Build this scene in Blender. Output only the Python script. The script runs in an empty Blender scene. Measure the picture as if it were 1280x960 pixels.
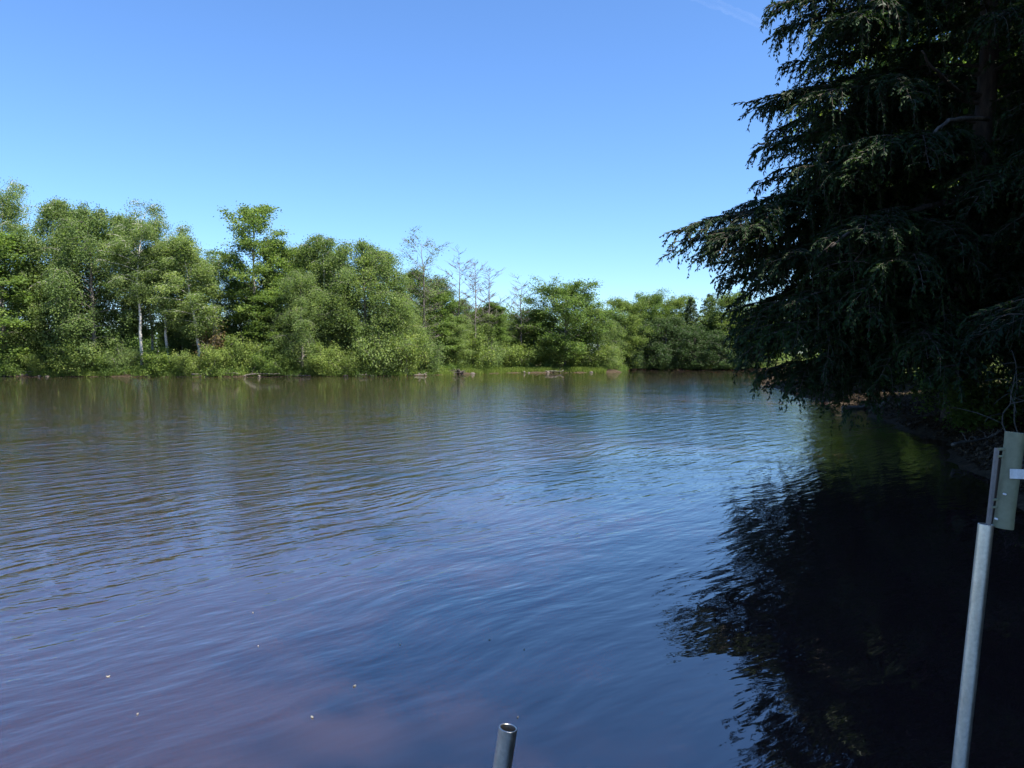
import bpy, math
import numpy as np

R = math.radians
SC = bpy.context.scene
COL = SC.collection
SUN_EL, SUN_AZ = 57.0, 127.0          # azimuth clockwise from +Y (view direction): high, from the right

# ------------------------------------------------------------------ camera
F, CX, CY, CAM_H = 961.0, 640.0, 480.0, 1.8
PITCH = math.atan(32.0 / F)

def at(px, py, Y):
    """point of the place at forward distance Y seen at photo pixel px, py"""
    x = (px - CX) / F; y = -(py - CY) / F
    dy = math.cos(PITCH) + y * math.sin(PITCH)
    dz = -math.sin(PITCH) + y * math.cos(PITCH)
    t = Y / dy
    return np.array([x * t, Y, CAM_H + dz * t])

cam = bpy.data.cameras.new('camera')
cam.sensor_width = 36.0
cam.lens = 36.0 * F / 1280.0
cam.clip_start = 0.05
cam.clip_end = 30000
co = bpy.data.objects.new('camera', cam)
co.location = (0, 0, CAM_H)
co.rotation_euler = (math.pi / 2 - PITCH, 0, 0)
COL.objects.link(co)
SC.camera = co

# ------------------------------------------------------------------ node helpers
def new_mat(name):
    m = bpy.data.materials.new(name); m.use_nodes = True
    nt = m.node_tree; nt.nodes.clear()
    out = nt.nodes.new('ShaderNodeOutputMaterial')
    return m, nt, out

def nd(nt, typ, **kw):
    n = nt.nodes.new(typ)
    for k, v in kw.items():
        if k.startswith('i_'):
            n.inputs[k[2:].replace('_', ' ')].default_value = v
        else:
            setattr(n, k, v)
    return n

def lk(nt, a, b): nt.links.new(a, b)

def ramp(nt, fac, stops):
    r = nt.nodes.new('ShaderNodeValToRGB')
    cr = r.color_ramp
    while len(cr.elements) < len(stops): cr.elements.new(0.5)
    for e, (p, c) in zip(cr.elements, stops):
        e.position = p; e.color = (c[0], c[1], c[2], 1)
    lk(nt, fac, r.inputs['Fac'])
    return r.outputs['Color']

def noise(nt, vec, scale, detail=4, rough=0.55, dist=0.0):
    n = nd(nt, 'ShaderNodeTexNoise')
    n.inputs['Scale'].default_value = scale
    n.inputs['Detail'].default_value = detail
    n.inputs['Roughness'].default_value = rough
    n.inputs['Distortion'].default_value = dist
    if vec is not None: lk(nt, vec, n.inputs['Vector'])
    return n.outputs['Fac']

def mapping(nt, vec, loc=(0, 0, 0), rot=(0, 0, 0), scale=(1, 1, 1)):
    m = nd(nt, 'ShaderNodeMapping')
    m.inputs['Location'].default_value = loc
    m.inputs['Rotation'].default_value = rot
    m.inputs['Scale'].default_value = scale
    lk(nt, vec, m.inputs['Vector'])
    return m.outputs['Vector']

def math_n(nt, op, a, b=None, c=None, clamp=False):
    n = nd(nt, 'ShaderNodeMath', operation=op, use_clamp=clamp)
    for i, v in enumerate((a, b, c)):
        if v is None: continue
        if hasattr(v, 'is_linked'): lk(nt, v, n.inputs[i])
        else: n.inputs[i].default_value = v
    return n.outputs[0]

# ------------------------------------------------------------------ materials
def leaf_mat(name, dark, mid, light, trans=0.48, tcol=None, rough=0.6, spec=0.14):
    m, nt, out = new_mat(name)
    a = nd(nt, 'ShaderNodeAttribute', attribute_name='tone')
    oi = nd(nt, 'ShaderNodeObjectInfo')
    v = math_n(nt, 'MULTIPLY_ADD', oi.outputs['Random'], 0.24, a.outputs['Fac'])
    v = math_n(nt, 'SUBTRACT', v, 0.12, clamp=True)
    col = ramp(nt, v, [(0.0, dark), (0.5, mid), (1.0, light)])
    p = nd(nt, 'ShaderNodeBsdfPrincipled')
    p.inputs['Roughness'].default_value = rough
    p.inputs['Specular IOR Level'].default_value = spec
    lk(nt, col, p.inputs['Base Color'])
    t = nd(nt, 'ShaderNodeBsdfTranslucent')
    mx = nd(nt, 'ShaderNodeMix', data_type='RGBA', blend_type='MULTIPLY')
    mx.inputs['Factor'].default_value = 1.0
    lk(nt, col, mx.inputs['A'])
    mx.inputs['B'].default_value = (*(tcol or (1.4, 1.5, 0.75)), 1)
    lk(nt, mx.outputs['Result'], t.inputs['Color'])
    ms = nd(nt, 'ShaderNodeMixShader'); ms.inputs['Fac'].default_value = trans
    lk(nt, p.outputs[0], ms.inputs[1]); lk(nt, t.outputs[0], ms.inputs[2])
    lk(nt, ms.outputs[0], out.inputs['Surface'])
    return m

def bark_mat(name, c1, c2, scale=6.0, stretch=0.2, rough=0.9):
    m, nt, out = new_mat(name)
    tc = nd(nt, 'ShaderNodeTexCoord')
    v = mapping(nt, tc.outputs['Object'], scale=(1, 1, stretch))
    f = noise(nt, v, scale, 6, 0.65)
    col = ramp(nt, f, [(0.3, c1), (0.7, c2)])
    p = nd(nt, 'ShaderNodeBsdfPrincipled'); p.inputs['Roughness'].default_value = rough
    lk(nt, col, p.inputs['Base Color'])
    b = nd(nt, 'ShaderNodeBump'); b.inputs['Strength'].default_value = 0.7; b.inputs['Distance'].default_value = 0.05
    lk(nt, f, b.inputs['Height']); lk(nt, b.outputs[0], p.inputs['Normal'])
    lk(nt, p.outputs[0], out.inputs['Surface'])
    return m

def birch_bark():
    m, nt, out = new_mat('birch_bark')
    tc = nd(nt, 'ShaderNodeTexCoord')
    v = mapping(nt, tc.outputs['Object'], scale=(1.2, 1.2, 7))
    f = noise(nt, v, 1.3, 5, 0.7)
    col = ramp(nt, f, [(0.34, (0.05, 0.04, 0.035)), (0.42, (0.42, 0.4, 0.36)), (0.8, (0.62, 0.6, 0.56))])
    p = nd(nt, 'ShaderNodeBsdfPrincipled'); p.inputs['Roughness'].default_value = 0.75
    lk(nt, col, p.inputs['Base Color'])
    lk(nt, p.outputs[0], out.inputs['Surface'])
    return m

M = {}
M['birch_leaf'] = leaf_mat('birch_leaf', (0.060, 0.094, 0.036), (0.119, 0.173, 0.059), (0.224, 0.269, 0.091))
M['aspen_leaf'] = leaf_mat('aspen_leaf', (0.049, 0.084, 0.026), (0.101, 0.157, 0.041), (0.187, 0.238, 0.060))
M['shrub_leaf'] = leaf_mat('shrub_leaf', (0.060, 0.098, 0.025), (0.122, 0.172, 0.043), (0.226, 0.265, 0.069), trans=0.4)
M['pine_needle'] = leaf_mat('pine_needle', (0.016, 0.032, 0.016), (0.030, 0.052, 0.024), (0.055, 0.085, 0.03), trans=0.15)
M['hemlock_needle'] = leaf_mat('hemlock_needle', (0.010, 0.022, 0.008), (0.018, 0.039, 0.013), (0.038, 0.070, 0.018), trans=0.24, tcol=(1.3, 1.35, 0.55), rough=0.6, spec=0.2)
M['litter_leaf'] = leaf_mat('litter_leaf', (0.025, 0.017, 0.011), (0.06, 0.042, 0.028), (0.11, 0.08, 0.05), trans=0.1)
M['shaded_leaf'] = leaf_mat('shaded_leaf', (0.022, 0.045, 0.018), (0.042, 0.075, 0.026), (0.075, 0.11, 0.035), trans=0.3)  # dark green boughs, with the shade at the far shore's base put into the colour
M['dry_leaf'] = leaf_mat('dry_leaf', (0.07, 0.05, 0.035), (0.13, 0.09, 0.05), (0.16, 0.15, 0.06))
M['grass'] = leaf_mat('grass_blade', (0.06, 0.10, 0.02), (0.12, 0.17, 0.035), (0.2, 0.24, 0.06))
M['birch_bark'] = birch_bark()
M['grey_bark'] = bark_mat('grey_bark', (0.07, 0.06, 0.05), (0.21, 0.19, 0.165))
M['dead_bark'] = bark_mat('dead_bark', (0.055, 0.047, 0.04), (0.13, 0.115, 0.10))
M['hemlock_bark'] = bark_mat('hemlock_bark', (0.03, 0.022, 0.017), (0.11, 0.085, 0.068), 9.0, 0.25)
M['driftwood'] = bark_mat('driftwood', (0.05, 0.04, 0.03), (0.16, 0.14, 0.115), 5.0, 0.6)
M['rootwood'] = bark_mat('rootwood', (0.012, 0.009, 0.008), (0.05, 0.039, 0.033), 5.0, 0.6)
M['stone'] = bark_mat('stone', (0.035, 0.028, 0.022), (0.12, 0.10, 0.085), 4.0, 1.0)

def ground_mat():
    m, nt, out = new_mat('forest_floor')
    g = nd(nt, 'ShaderNodeNewGeometry')
    f1 = noise(nt, g.outputs['Position'], 0.6, 6, 0.6)
    f2 = noise(nt, g.outputs['Position'], 9.0, 5, 0.7)
    c1 = ramp(nt, f2, [(0.3, (0.015, 0.011, 0.008)), (0.55, (0.05, 0.037, 0.024)), (0.8, (0.085, 0.068, 0.048))])
    c2 = ramp(nt, f2, [(0.3, (0.03, 0.05, 0.014)), (0.7, (0.10, 0.13, 0.035))])
    sx = nd(nt, 'ShaderNodeSeparateXYZ'); lk(nt, g.outputs['Position'], sx.inputs[0])
    h = math_n(nt, 'MULTIPLY_ADD', sx.outputs['Z'], 1.1, -0.55)
    h = math_n(nt, 'ADD', h, math_n(nt, 'MULTIPLY_ADD', f1, 2.0, -1.0), clamp=True)
    mx = nd(nt, 'ShaderNodeMix', data_type='RGBA'); lk(nt, h, mx.inputs['Factor'])
    lk(nt, c1, mx.inputs['A']); lk(nt, c2, mx.inputs['B'])
    p = nd(nt, 'ShaderNodeBsdfPrincipled'); p.inputs['Roughness'].default_value = 0.95; p.inputs['Specular IOR Level'].default_value = 0.05
    lk(nt, mx.outputs['Result'], p.inputs['Base Color'])
    b = nd(nt, 'ShaderNodeBump'); b.inputs['Strength'].default_value = 0.8; b.inputs['Distance'].default_value = 0.08
    lk(nt, f2, b.inputs['Height']); lk(nt, b.outputs[0], p.inputs['Normal'])
    lk(nt, p.outputs[0], out.inputs['Surface'])
    return m
M['ground'] = ground_mat()

def crest(nt, v, ang, stretch):
    m = nd(nt, 'ShaderNodeMapping', vector_type='TEXTURE')
    m.inputs['Rotation'].default_value = (0, 0, R(ang))
    m.inputs['Scale'].default_value = (stretch, 1, 1)
    lk(nt, v, m.inputs['Vector'])
    return m.outputs['Vector']

def water_mat():
    m, nt, out = new_mat('tannin_water')
    g = nd(nt, 'ShaderNodeNewGeometry')
    pos = g.outputs['Position']
    sx = nd(nt, 'ShaderNodeSeparateXYZ'); lk(nt, pos, sx.inputs[0])
    # wind exposure: calm in the lee of the right bank and near the viewer's dock, ruffled in the open
    px_, py_ = sx.outputs['X'], sx.outputs['Y']
    big = noise(nt, pos, 0.16, 3, 0.5)
    e = math_n(nt, 'MULTIPLY_ADD', py_, 0.075, -0.19)
    e = math_n(nt, 'ADD', e, math_n(nt, 'MULTIPLY', px_, -0.055))
    e = math_n(nt, 'ADD', e, math_n(nt, 'MULTIPLY_ADD', big, 0.8, -0.4))
    e = math_n(nt, 'MULTIPLY', e, 1.0, clamp=True)
    # warp so that crests wander
    nv = nd(nt, 'ShaderNodeTexNoise'); nv.inputs['Scale'].default_value = 0.35; nv.inputs['Detail'].default_value = 2
    lk(nt, pos, nv.inputs['Vector'])
    vm = nd(nt, 'ShaderNodeVectorMath', operation='MULTIPLY_ADD')
    lk(nt, nv.outputs['Color'], vm.inputs[0]); vm.inputs[1].default_value = (0.9, 0.9, 0); lk(nt, pos, vm.inputs[2])
    w = vm.outputs[0]
    # swell with crests running up to the right, finer ripples over it
    r1 = noise(nt, crest(nt, w, 54, 3.4), 3.2, 2, 0.45)
    r2 = noise(nt, crest(nt, w, 45, 3.4), 8.0, 2, 0.5)
    r3 = noise(nt, crest(nt, w, 32, 2.6), 15.0, 2, 0.5)
    hts = math_n(nt, 'MULTIPLY', r1, math_n(nt, 'MULTIPLY_ADD', e, 0.020, 0.0095))
    a2 = math_n(nt, 'MULTIPLY_ADD', e, 0.0120, 0.0026)
    a3 = math_n(nt, 'MULTIPLY_ADD', e, 0.0058, 0.0004)
    hts = math_n(nt, 'ADD', hts, math_n(nt, 'MULTIPLY', r2, a2))
    hts = math_n(nt, 'ADD', hts, math_n(nt, 'MULTIPLY', r3, a3))
    # amplitude: lee of the right bank
    b = nd(nt, 'ShaderNodeBump'); b.inputs['Strength'].default_value = 1.0; b.inputs['Distance'].default_value = 1.0
    b.inputs['Filter Width'].default_value = 0.1
    lk(nt, hts, b.inputs['Height'])
    p = nd(nt, 'ShaderNodeBsdfPrincipled')
    p.inputs['Base Color'].default_value = (0.0215, 0.0115, 0.0108, 1)
    p.inputs['Roughness'].default_value = 0.02
    p.inputs['IOR'].default_value = 2.4
    p.subsurface_method = 'BURLEY'
    p.inputs['Subsurface Weight'].default_value = 1.0
    p.inputs['Subsurface Radius'].default_value = (1.0, 0.7, 0.6)
    p.inputs['Subsurface Scale'].default_value = 0.35
    lk(nt, b.outputs[0], p.inputs['Normal'])
    lk(nt, p.outputs[0], out.inputs['Surface'])
    return m
M['water'] = water_mat()

def metal_mat(name, c1, c2, rough, metallic=1.0, scale=14.0):
    m, nt, out = new_mat(name)
    tc = nd(nt, 'ShaderNodeTexCoord')
    f = noise(nt, mapping(nt, tc.outputs['Object'], scale=(1, 1, 0.35)), scale, 6, 0.65)
    f2 = noise(nt, tc.outputs['Object'], scale * 6, 3, 0.6)
    ff = math_n(nt, 'MULTIPLY_ADD', f2, 0.35, math_n(nt, 'MULTIPLY', f, 0.75))
    col = ramp(nt, ff, [(0.35, c1), (0.7, c2)])
    p = nd(nt, 'ShaderNodeBsdfPrincipled'); p.inputs['Metallic'].default_value = metallic
    lk(nt, col, p.inputs['Base Color'])
    rr = math_n(nt, 'MULTIPLY_ADD', ff, 0.25, rough - 0.12)
    lk(nt, rr, p.inputs['Roughness'])
    b = nd(nt, 'ShaderNodeBump'); b.inputs['Strength'].default_value = 0.25; b.inputs['Distance'].default_value = 0.002
    lk(nt, ff, b.inputs['Height']); lk(nt, b.outputs[0], p.inputs['Normal'])
    lk(nt, p.outputs[0], out.inputs['Surface'])
    return m
M['galv'] = metal_mat('galvanised_steel', (0.42, 0.37, 0.31), (0.78, 0.71, 0.62), 0.38)
M['rust_bar'] = metal_mat('weathered_bar', (0.14, 0.12, 0.11), (0.28, 0.26, 0.24), 0.7, 0.3)

def paint_mat():
    m, nt, out = new_mat('green_paint')
    tc = nd(nt, 'ShaderNodeTexCoord')
    f = noise(nt, tc.outputs['Object'], 30, 5, 0.6)
    f2 = noise(nt, tc.outputs['Object'], 42, 2, 0.5)
    c = ramp(nt, f, [(0.3, (0.13, 0.14, 0.085)), (0.7, (0.20, 0.21, 0.13))])
    chips = ramp(nt, f2, [(0.725, (0, 0, 0)), (0.74, (1, 1, 1))])
    mx = nd(nt, 'ShaderNodeMix', data_type='RGBA'); lk(nt, chips, mx.inputs['Factor'])
    lk(nt, c, mx.inputs['A']); mx.inputs['B'].default_value = (0.7, 0.7, 0.66, 1)
    p = nd(nt, 'ShaderNodeBsdfPrincipled'); p.inputs['Roughness'].default_value = 0.5
    lk(nt, mx.outputs['Result'], p.inputs['Base Color'])
    lk(nt, p.outputs[0], out.inputs['Surface'])
    return m
M['green_paint'] = paint_mat()
M['white_strap'] = metal_mat('white_strap', (0.55, 0.55, 0.54), (0.8, 0.8, 0.8), 0.5, 0.0, 30)
M['petal'] = metal_mat('pale_petal', (0.16, 0.15, 0.10), (0.3, 0.28, 0.22), 0.7, 0.0, 30)

def contrail_mat():
    m, nt, out = new_mat('contrail_vapour')
    tc = nd(nt, 'ShaderNodeTexCoord')
    f = noise(nt, tc.outputs['Object'], 0.004, 5, 0.6)
    a = math_n(nt, 'MULTIPLY_ADD', f, 0.045, -0.010, clamp=True)
    lw = nd(nt, 'ShaderNodeLayerWeight'); lw.inputs['Blend'].default_value = 0.5
    inv = math_n(nt, 'SUBTRACT', 1.0, lw.outputs['Facing'])
    a = math_n(nt, 'MULTIPLY', a, inv)
    d = nd(nt, 'ShaderNodeBsdfTranslucent'); d.inputs['Color'].default_value = (0.95, 0.95, 0.95, 1)
    t = nd(nt, 'ShaderNodeBsdfTransparent')
    ms = nd(nt, 'ShaderNodeMixShader'); lk(nt, a, ms.inputs['Fac'])
    lk(nt, t.outputs[0], ms.inputs[1]); lk(nt, d.outputs[0], ms.inputs[2])
    lk(nt, ms.outputs[0], out.inputs['Surface'])
    return m
M['contrail'] = contrail_mat()

# ------------------------------------------------------------------ mesh helpers
class Geo:
    """collects vertices and faces, becomes ONE mesh"""
    def __init__(self):
        self.v = []; self.q = []; self.t = []; self.qt = []; self.tt = []; self.n = 0
    def add(self, verts, quads=None, tris=None, tone=0.5):
        verts = np.asarray(verts, np.float64).reshape(-1, 3)
        if quads is not None and len(quads):
            quads = np.asarray(quads, np.int64)
            self.q.append(quads + self.n)
            self.qt.append(np.broadcast_to(np.asarray(tone, np.float32), (len(quads),)))
        if tris is not None and len(tris):
            tris = np.asarray(tris, np.int64)
            self.t.append(tris + self.n)
            self.tt.append(np.broadcast_to(np.asarray(tone, np.float32), (len(tris),)))
        self.v.append(verts); self.n += len(verts)
    def mesh(self, name, mat, smooth=False):
        me = bpy.data.meshes.new(name)
        v = np.concatenate(self.v) if self.v else np.zeros((0, 3))
        q = np.concatenate(self.q) if self.q else np.zeros((0, 4), np.int64)
        t = np.concatenate(self.t) if self.t else np.zeros((0, 3), np.int64)
        tone = np.concatenate([*self.qt, *self.tt]) if (self.qt or self.tt) else np.zeros(0)
        loops = np.concatenate([q.ravel(), t.ravel()])
        starts = np.concatenate([np.arange(len(q)) * 4, len(q) * 4 + np.arange(len(t)) * 3])
        me.vertices.add(len(v)); me.vertices.foreach_set('co', v.astype(np.float32).ravel())
        me.loops.add(len(loops)); me.loops.foreach_set('vertex_index', loops.astype(np.int32))
        me.polygons.add(len(starts)); me.polygons.foreach_set('loop_start', starts.astype(np.int32))
        if smooth: me.polygons.foreach_set('use_smooth', np.ones(len(starts), bool))
        me.update(calc_edges=True)
        a = me.attributes.new('tone', 'FLOAT', 'FACE')
        a.data.foreach_set('value', tone.astype(np.float32))
        me.materials.append(M[mat])
        return me

def norm(v): return v / np.maximum(np.linalg.norm(v, axis=-1, keepdims=True), 1e-9)

def tube(g, pts, rad, sides=6, cap=True, tone=0.5):
    pts = np.asarray(pts, float); n = len(pts)
    rad = np.broadcast_to(np.asarray(rad, float), (n,))
    tan = norm(np.gradient(pts, axis=0))
    ref = np.array([0, 0, 1.0]) if abs(tan[:, 2]).mean() < 0.8 else np.array([1.0, 0, 0])
    a = norm(np.cross(tan, ref)); b = np.cross(tan, a)
    th = np.linspace(0, 2 * np.pi, sides, endpoint=False)
    ring = (a[:, None] * np.cos(th)[None, :, None] + b[:, None] * np.sin(th)[None, :, None]) * rad[:, None, None] + pts[:, None]
    i = np.arange(n - 1)[:, None] * sides; j = np.arange(sides)[None]; k = (j + 1) % sides
    quads = np.stack([i + j, i + k, i + sides + k, i + sides + j], -1).reshape(-1, 4)
    verts = ring.reshape(-1, 3); tris = None
    if cap:
        verts = np.concatenate([verts, pts[:1], pts[-1:]])
        j = np.arange(sides); k = (j + 1) % sides; base = (n - 1) * sides
        tris = np.concatenate([np.stack([np.full(sides, n * sides), k, j], -1),
                               np.stack([np.full(sides, n * sides + 1), base + j, base + k], -1)])
    g.add(verts, quads, tris, tone)

def leaves(g, c, L, W, rng, tone, down=0.0, flat=0.0):
    """one pointed leaf face per centre"""
    n = len(c)
    ax = rng.normal(size=(n, 3)); ax[:, 2] -= down; ax = norm(ax)
    nr = rng.normal(size=(n, 3)); nr[:, 2] += flat
    side = norm(np.cross(nr, ax)); up = np.cross(ax, side)
    L = L * rng.uniform(0.7, 1.3, n)[:, None]; W = W * rng.uniform(0.7, 1.3, n)[:, None]
    v = np.stack([c - ax * L / 2, c + side * W / 2 + up * W * 0.15, c + ax * L / 2, c - side * W / 2 + up * W * 0.15], 1)
    g.add(v.reshape(-1, 3), np.arange(n * 4).reshape(-1, 4), None, tone)

def link(name, me, parent=None):
    o = bpy.data.objects.new(name, me); COL.objects.link(o)
    if parent is not None: o.parent = parent
    return o

def empty(name, loc, label=None, cat=None, group=None):
    o = bpy.data.objects.new(name, None); COL.objects.link(o)
    o.empty_display_size = 0.3; o.location = [float(q) for q in loc]
    tag(o, label, cat, group)
    return o

def tag(o, label=None, cat=None, group=None, kind=None):
    if label: o['label'] = label
    if cat: o['category'] = cat
    if group: o['group'] = group
    if kind: o['kind'] = kind
    return o

# ------------------------------------------------------------------ lake outline, ground, water
LAKE = np.array([(5.2, -90), (5.2, -20), (5.3, 0), (6.0, 8.5), (7.2, 11.6), (9.4, 17.4), (11.0, 23), (12.6, 28), (13.6, 36),
                 (17, 52), (22, 70), (30, 92), (37, 108), (36, 117), (28, 119), (18, 119.5), (12.5, 117), (10, 109),
                 (13.6, 102), (14.6, 100), (12, 98.5), (5, 97.5), (0, 96), (-4, 91), (-7.4, 86.5), (-11.5, 80), (-20, 77),
                 (-31, 75.2), (-42, 76), (-52, 76.6), (-66, 78), (-95, 72), (-140, 30), (-150, -90)], float)

def signed(P):
    """distance to the shoreline, positive on land"""
    A = LAKE; B = np.roll(LAKE, -1, 0)
    d2 = np.full(len(P), 1e18); ins = np.zeros(len(P), bool)
    for a, b in zip(A, B):
        ab = b - a; ap = P - a
        t = np.clip((ap @ ab) / (ab @ ab), 0, 1)
        d2 = np.minimum(d2, ((ap - t[:, None] * ab) ** 2).sum(1))
        cross = ((a[1] > P[:, 1]) != (b[1] > P[:, 1]))
        with np.errstate(divide='ignore', invalid='ignore'):
            xi = (b[0] - a[0]) * (P[:, 1] - a[1]) / (b[1] - a[1]) + a[0]
        ins ^= cross & (P[:, 0] < xi)
    return np.where(ins, -1, 1) * np.sqrt(d2)

def sst(x, a, b):
    t = np.clip((x - a) / (b - a), 0, 1); return t * t * (3 - 2 * t)

def wob(P):
    x, y = P[:, 0], P[:, 1]
    return (np.sin(x * 0.9 + 1.3 * np.sin(y * 0.6)) * np.sin(y * 0.8 + x * 0.35 + 1.0)
            + 0.5 * np.sin(x * 2.3 + y * 1.7) * np.sin(y * 2.9 - x * 1.1))

def ground_z(P):
    P = np.atleast_2d(np.asarray(P, float))
    w = wob(P)
    s = signed(P) + 0.28 * w
    right = sst(P[:, 0] - P[:, 1] * 0.25, 2, 6)
    land = 0.32 * sst(s, 0, 0.9) + (0.35 + 0.9 * right) * sst(s, 0.5, 9) + 0.05 * w * sst(s, 0, 2) + 0.006 * np.maximum(s - 9, 0)
    return np.where(s > 0, land, np.maximum(s * 0.28, -1.6))

def gz(x, y): return float(ground_z([(x, y)])[0])

def axis(lo, hi, flo, fhi, step):
    a = np.arange(flo, fhi + step, step)
    left = flo - np.cumsum(step * 1.35 ** np.arange(1, 30)); left = np.append(left[left > lo], lo)[::-1]
    right = a[-1] + np.cumsum(step * 1.35 ** np.arange(1, 30)); right = np.append(right[right < hi], hi)
    return np.concatenate([left, a, right])

xs = axis(-2500, 2500, -72, 46, 0.5); ys = axis(-2500, 2500, 2, 124, 0.5)
XX, YY = np.meshgrid(xs, ys)
P2 = np.stack([XX.ravel(), YY.ravel()], 1)
zz = ground_z(P2)
g = Geo(); nx, ny = len(xs), len(ys)
i = np.arange(ny - 1)[:, None] * nx; j = np.arange(nx - 1)[None]
g.add(np.column_stack([P2, zz]), np.stack([i + j, i + j + 1, i + nx + j + 1, i + nx + j], -1).reshape(-1, 4))
tag(link('ground', g.mesh('ground', 'ground', True)), 'leaf-littered brown lake bank and forest floor', kind='structure')

g = Geo()
g.add([(-160, -95, 0), (46, -95, 0), (46, 125, 0), (-160, 125, 0)], [(0, 1, 2, 3)])
tag(link('water', g.mesh('water', 'water')), 'dark tannin lake rippling under a blue sky', kind='structure')

# ------------------------------------------------------------------ broadleaf trees
def branch_path(base, dirv, L, rise, droop, rng, n=6, wobble=0.06):
    s = np.linspace(0, 1, n)[:, None]
    p = base + dirv * L * s + np.array([0, 0, 1.0]) * L * (rise * s - droop * s * s)
    w = np.cumsum(rng.normal(0, wobble * L / n, (n, 3)), 0); w[0] = 0
    return p + w

ENV = {'oval': lambda u: np.sin(np.pi * np.clip(0.12 + 0.86 * u, 0, 1)) ** 0.7,
       'round': lambda u: np.sqrt(np.clip(1 - (2 * u - 0.95) ** 2 * 0.95, 0.05, 1)),
       'cone': lambda u: 0.15 + 0.95 * (1 - u) ** 0.8,
       'plume': lambda u: 0.45 + 0.6 * np.sin(np.pi * np.clip(u * 0.95, 0, 1))}

def make_tree(seed, H, width, crown_from, env, n_limb, leaf, leaf_size, n_leaf, droop=0.25, bark='grey_bark',
              trunk_r=0.16, cl_r=0.42, hang=0.0, bend=0.05, bare=False, stems=1, lean=0.0):
    rng = np.random.default_rng(seed)
    wood, crown = Geo(), Geo()
    anchors = []
    for st in range(stems):
        ang = rng.uniform(0, 2 * np.pi)
        off = np.array([np.cos(ang), np.sin(ang), 0]) * (0.25 * (st > 0) + 0.1) * (stems > 1)
        hh = H * (1 if st == 0 else rng.uniform(0.7, 0.92))
        n = 12; s = np.linspace(0, 1, n)
        k = np.cumsum(rng.normal(0, bend * hh / n, (n, 2)), 0); k -= k[0]
        tr = np.column_stack([k + off[:2] * (1 + 4 * s[:, None] * (stems > 1)), hh * s - 0.3 * (s == 0)])
        tr[:, 0] += lean * hh * s ** 1.4
        tube(wood, tr, trunk_r * (1 - s) ** 0.8 * (1 if st == 0 else 0.7) + 0.012, 7)
        nl = int(n_limb / stems)
        for kk in range(nl):
            u = (kk + rng.uniform(0, 1)) / nl
            t = crown_from + (0.985 - crown_from) * u
            base = np.array([np.interp(t, s, tr[:, c]) for c in range(3)])
            az = kk * 2.39996 + rng.normal(0, 0.4)
            L = width / 2 * float(ENV[env](u)) * rng.uniform(0.55, 1.15)
            el = R(18 + 45 * u)
            d = np.array([np.cos(az), np.sin(az), 0]) * math.cos(el * 0.6)
            pb = branch_path(base, d, L, math.tan(el) * 0.8, droop * (1.2 - 0.5 * u), rng, 6)
            r0 = max(0.012, trunk_r * (1 - t) ** 0.8 * 0.5)
            tube(wood, pb, np.linspace(r0, 0.01, 6), 5, cap=False)
            for m_ in range(5 + int(L * 1.5)):
                v = rng.uniform(0.3, 1.0)
                b2 = np.array([np.interp(v, np.linspace(0, 1, 6), pb[:, c]) for c in range(3)])
                a2 = az + rng.normal(0, 1.0)
                L2 = L * rng.uniform(0.2, 0.45) + 0.25
                d2 = np.array([np.cos(a2), np.sin(a2), 0])
                p2 = branch_path(b2, d2, L2, rng.uniform(0.1, 0.8), droop + hang, rng, 4)
                tube(wood, p2, np.linspace(0.026 if bare else 0.012, 0.010 if bare else 0.007, 4), 3, cap=False)
                anchors.append(p2[1:])
                if bare:
                    for q in range(3):
                        a3 = a2 + rng.normal(0, 0.9); d3 = np.array([np.cos(a3), np.sin(a3), 0])
                        p3 = branch_path(p2[rng.integers(1, 4)], d3, L2 * 0.6, rng.uniform(0.3, 1.2), 0.1, rng, 3)
                        tube(wood, p3, np.linspace(0.014, 0.009, 3), 3, cap=False)
    wm = wood.mesh('trunk', bark, True)
    if n_leaf == 0: return wm, None, H, width
    A = np.concatenate(anchors)
    per = rng.dirichlet(np.full(len(A), 1.6)) * n_leaf
    idx = np.repeat(np.arange(len(A)), rng.poisson(per))
    n = len(idx)
    off = rng.normal(0, 1, (n, 3)) * np.array([cl_r, cl_r, cl_r * 0.75]) * rng.uniform(0.3, 1, (n, 1))
    if hang: off[:, 2] -= rng.exponential(hang, n)
    c = A[idx] + off
    c[:, 2] = np.maximum(c[:, 2], 0.05)
    tone = np.clip(0.45 + 0.16 * rng.normal(size=len(A))[idx] + 0.15 * rng.normal(size=n), 0, 1)
    leaves(crown, c, leaf_size, leaf_size * 0.62, rng, tone, down=0.6 + hang, flat=1.1)
    cm = crown.mesh('crown', leaf)
    return wm, cm, H, width

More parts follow.
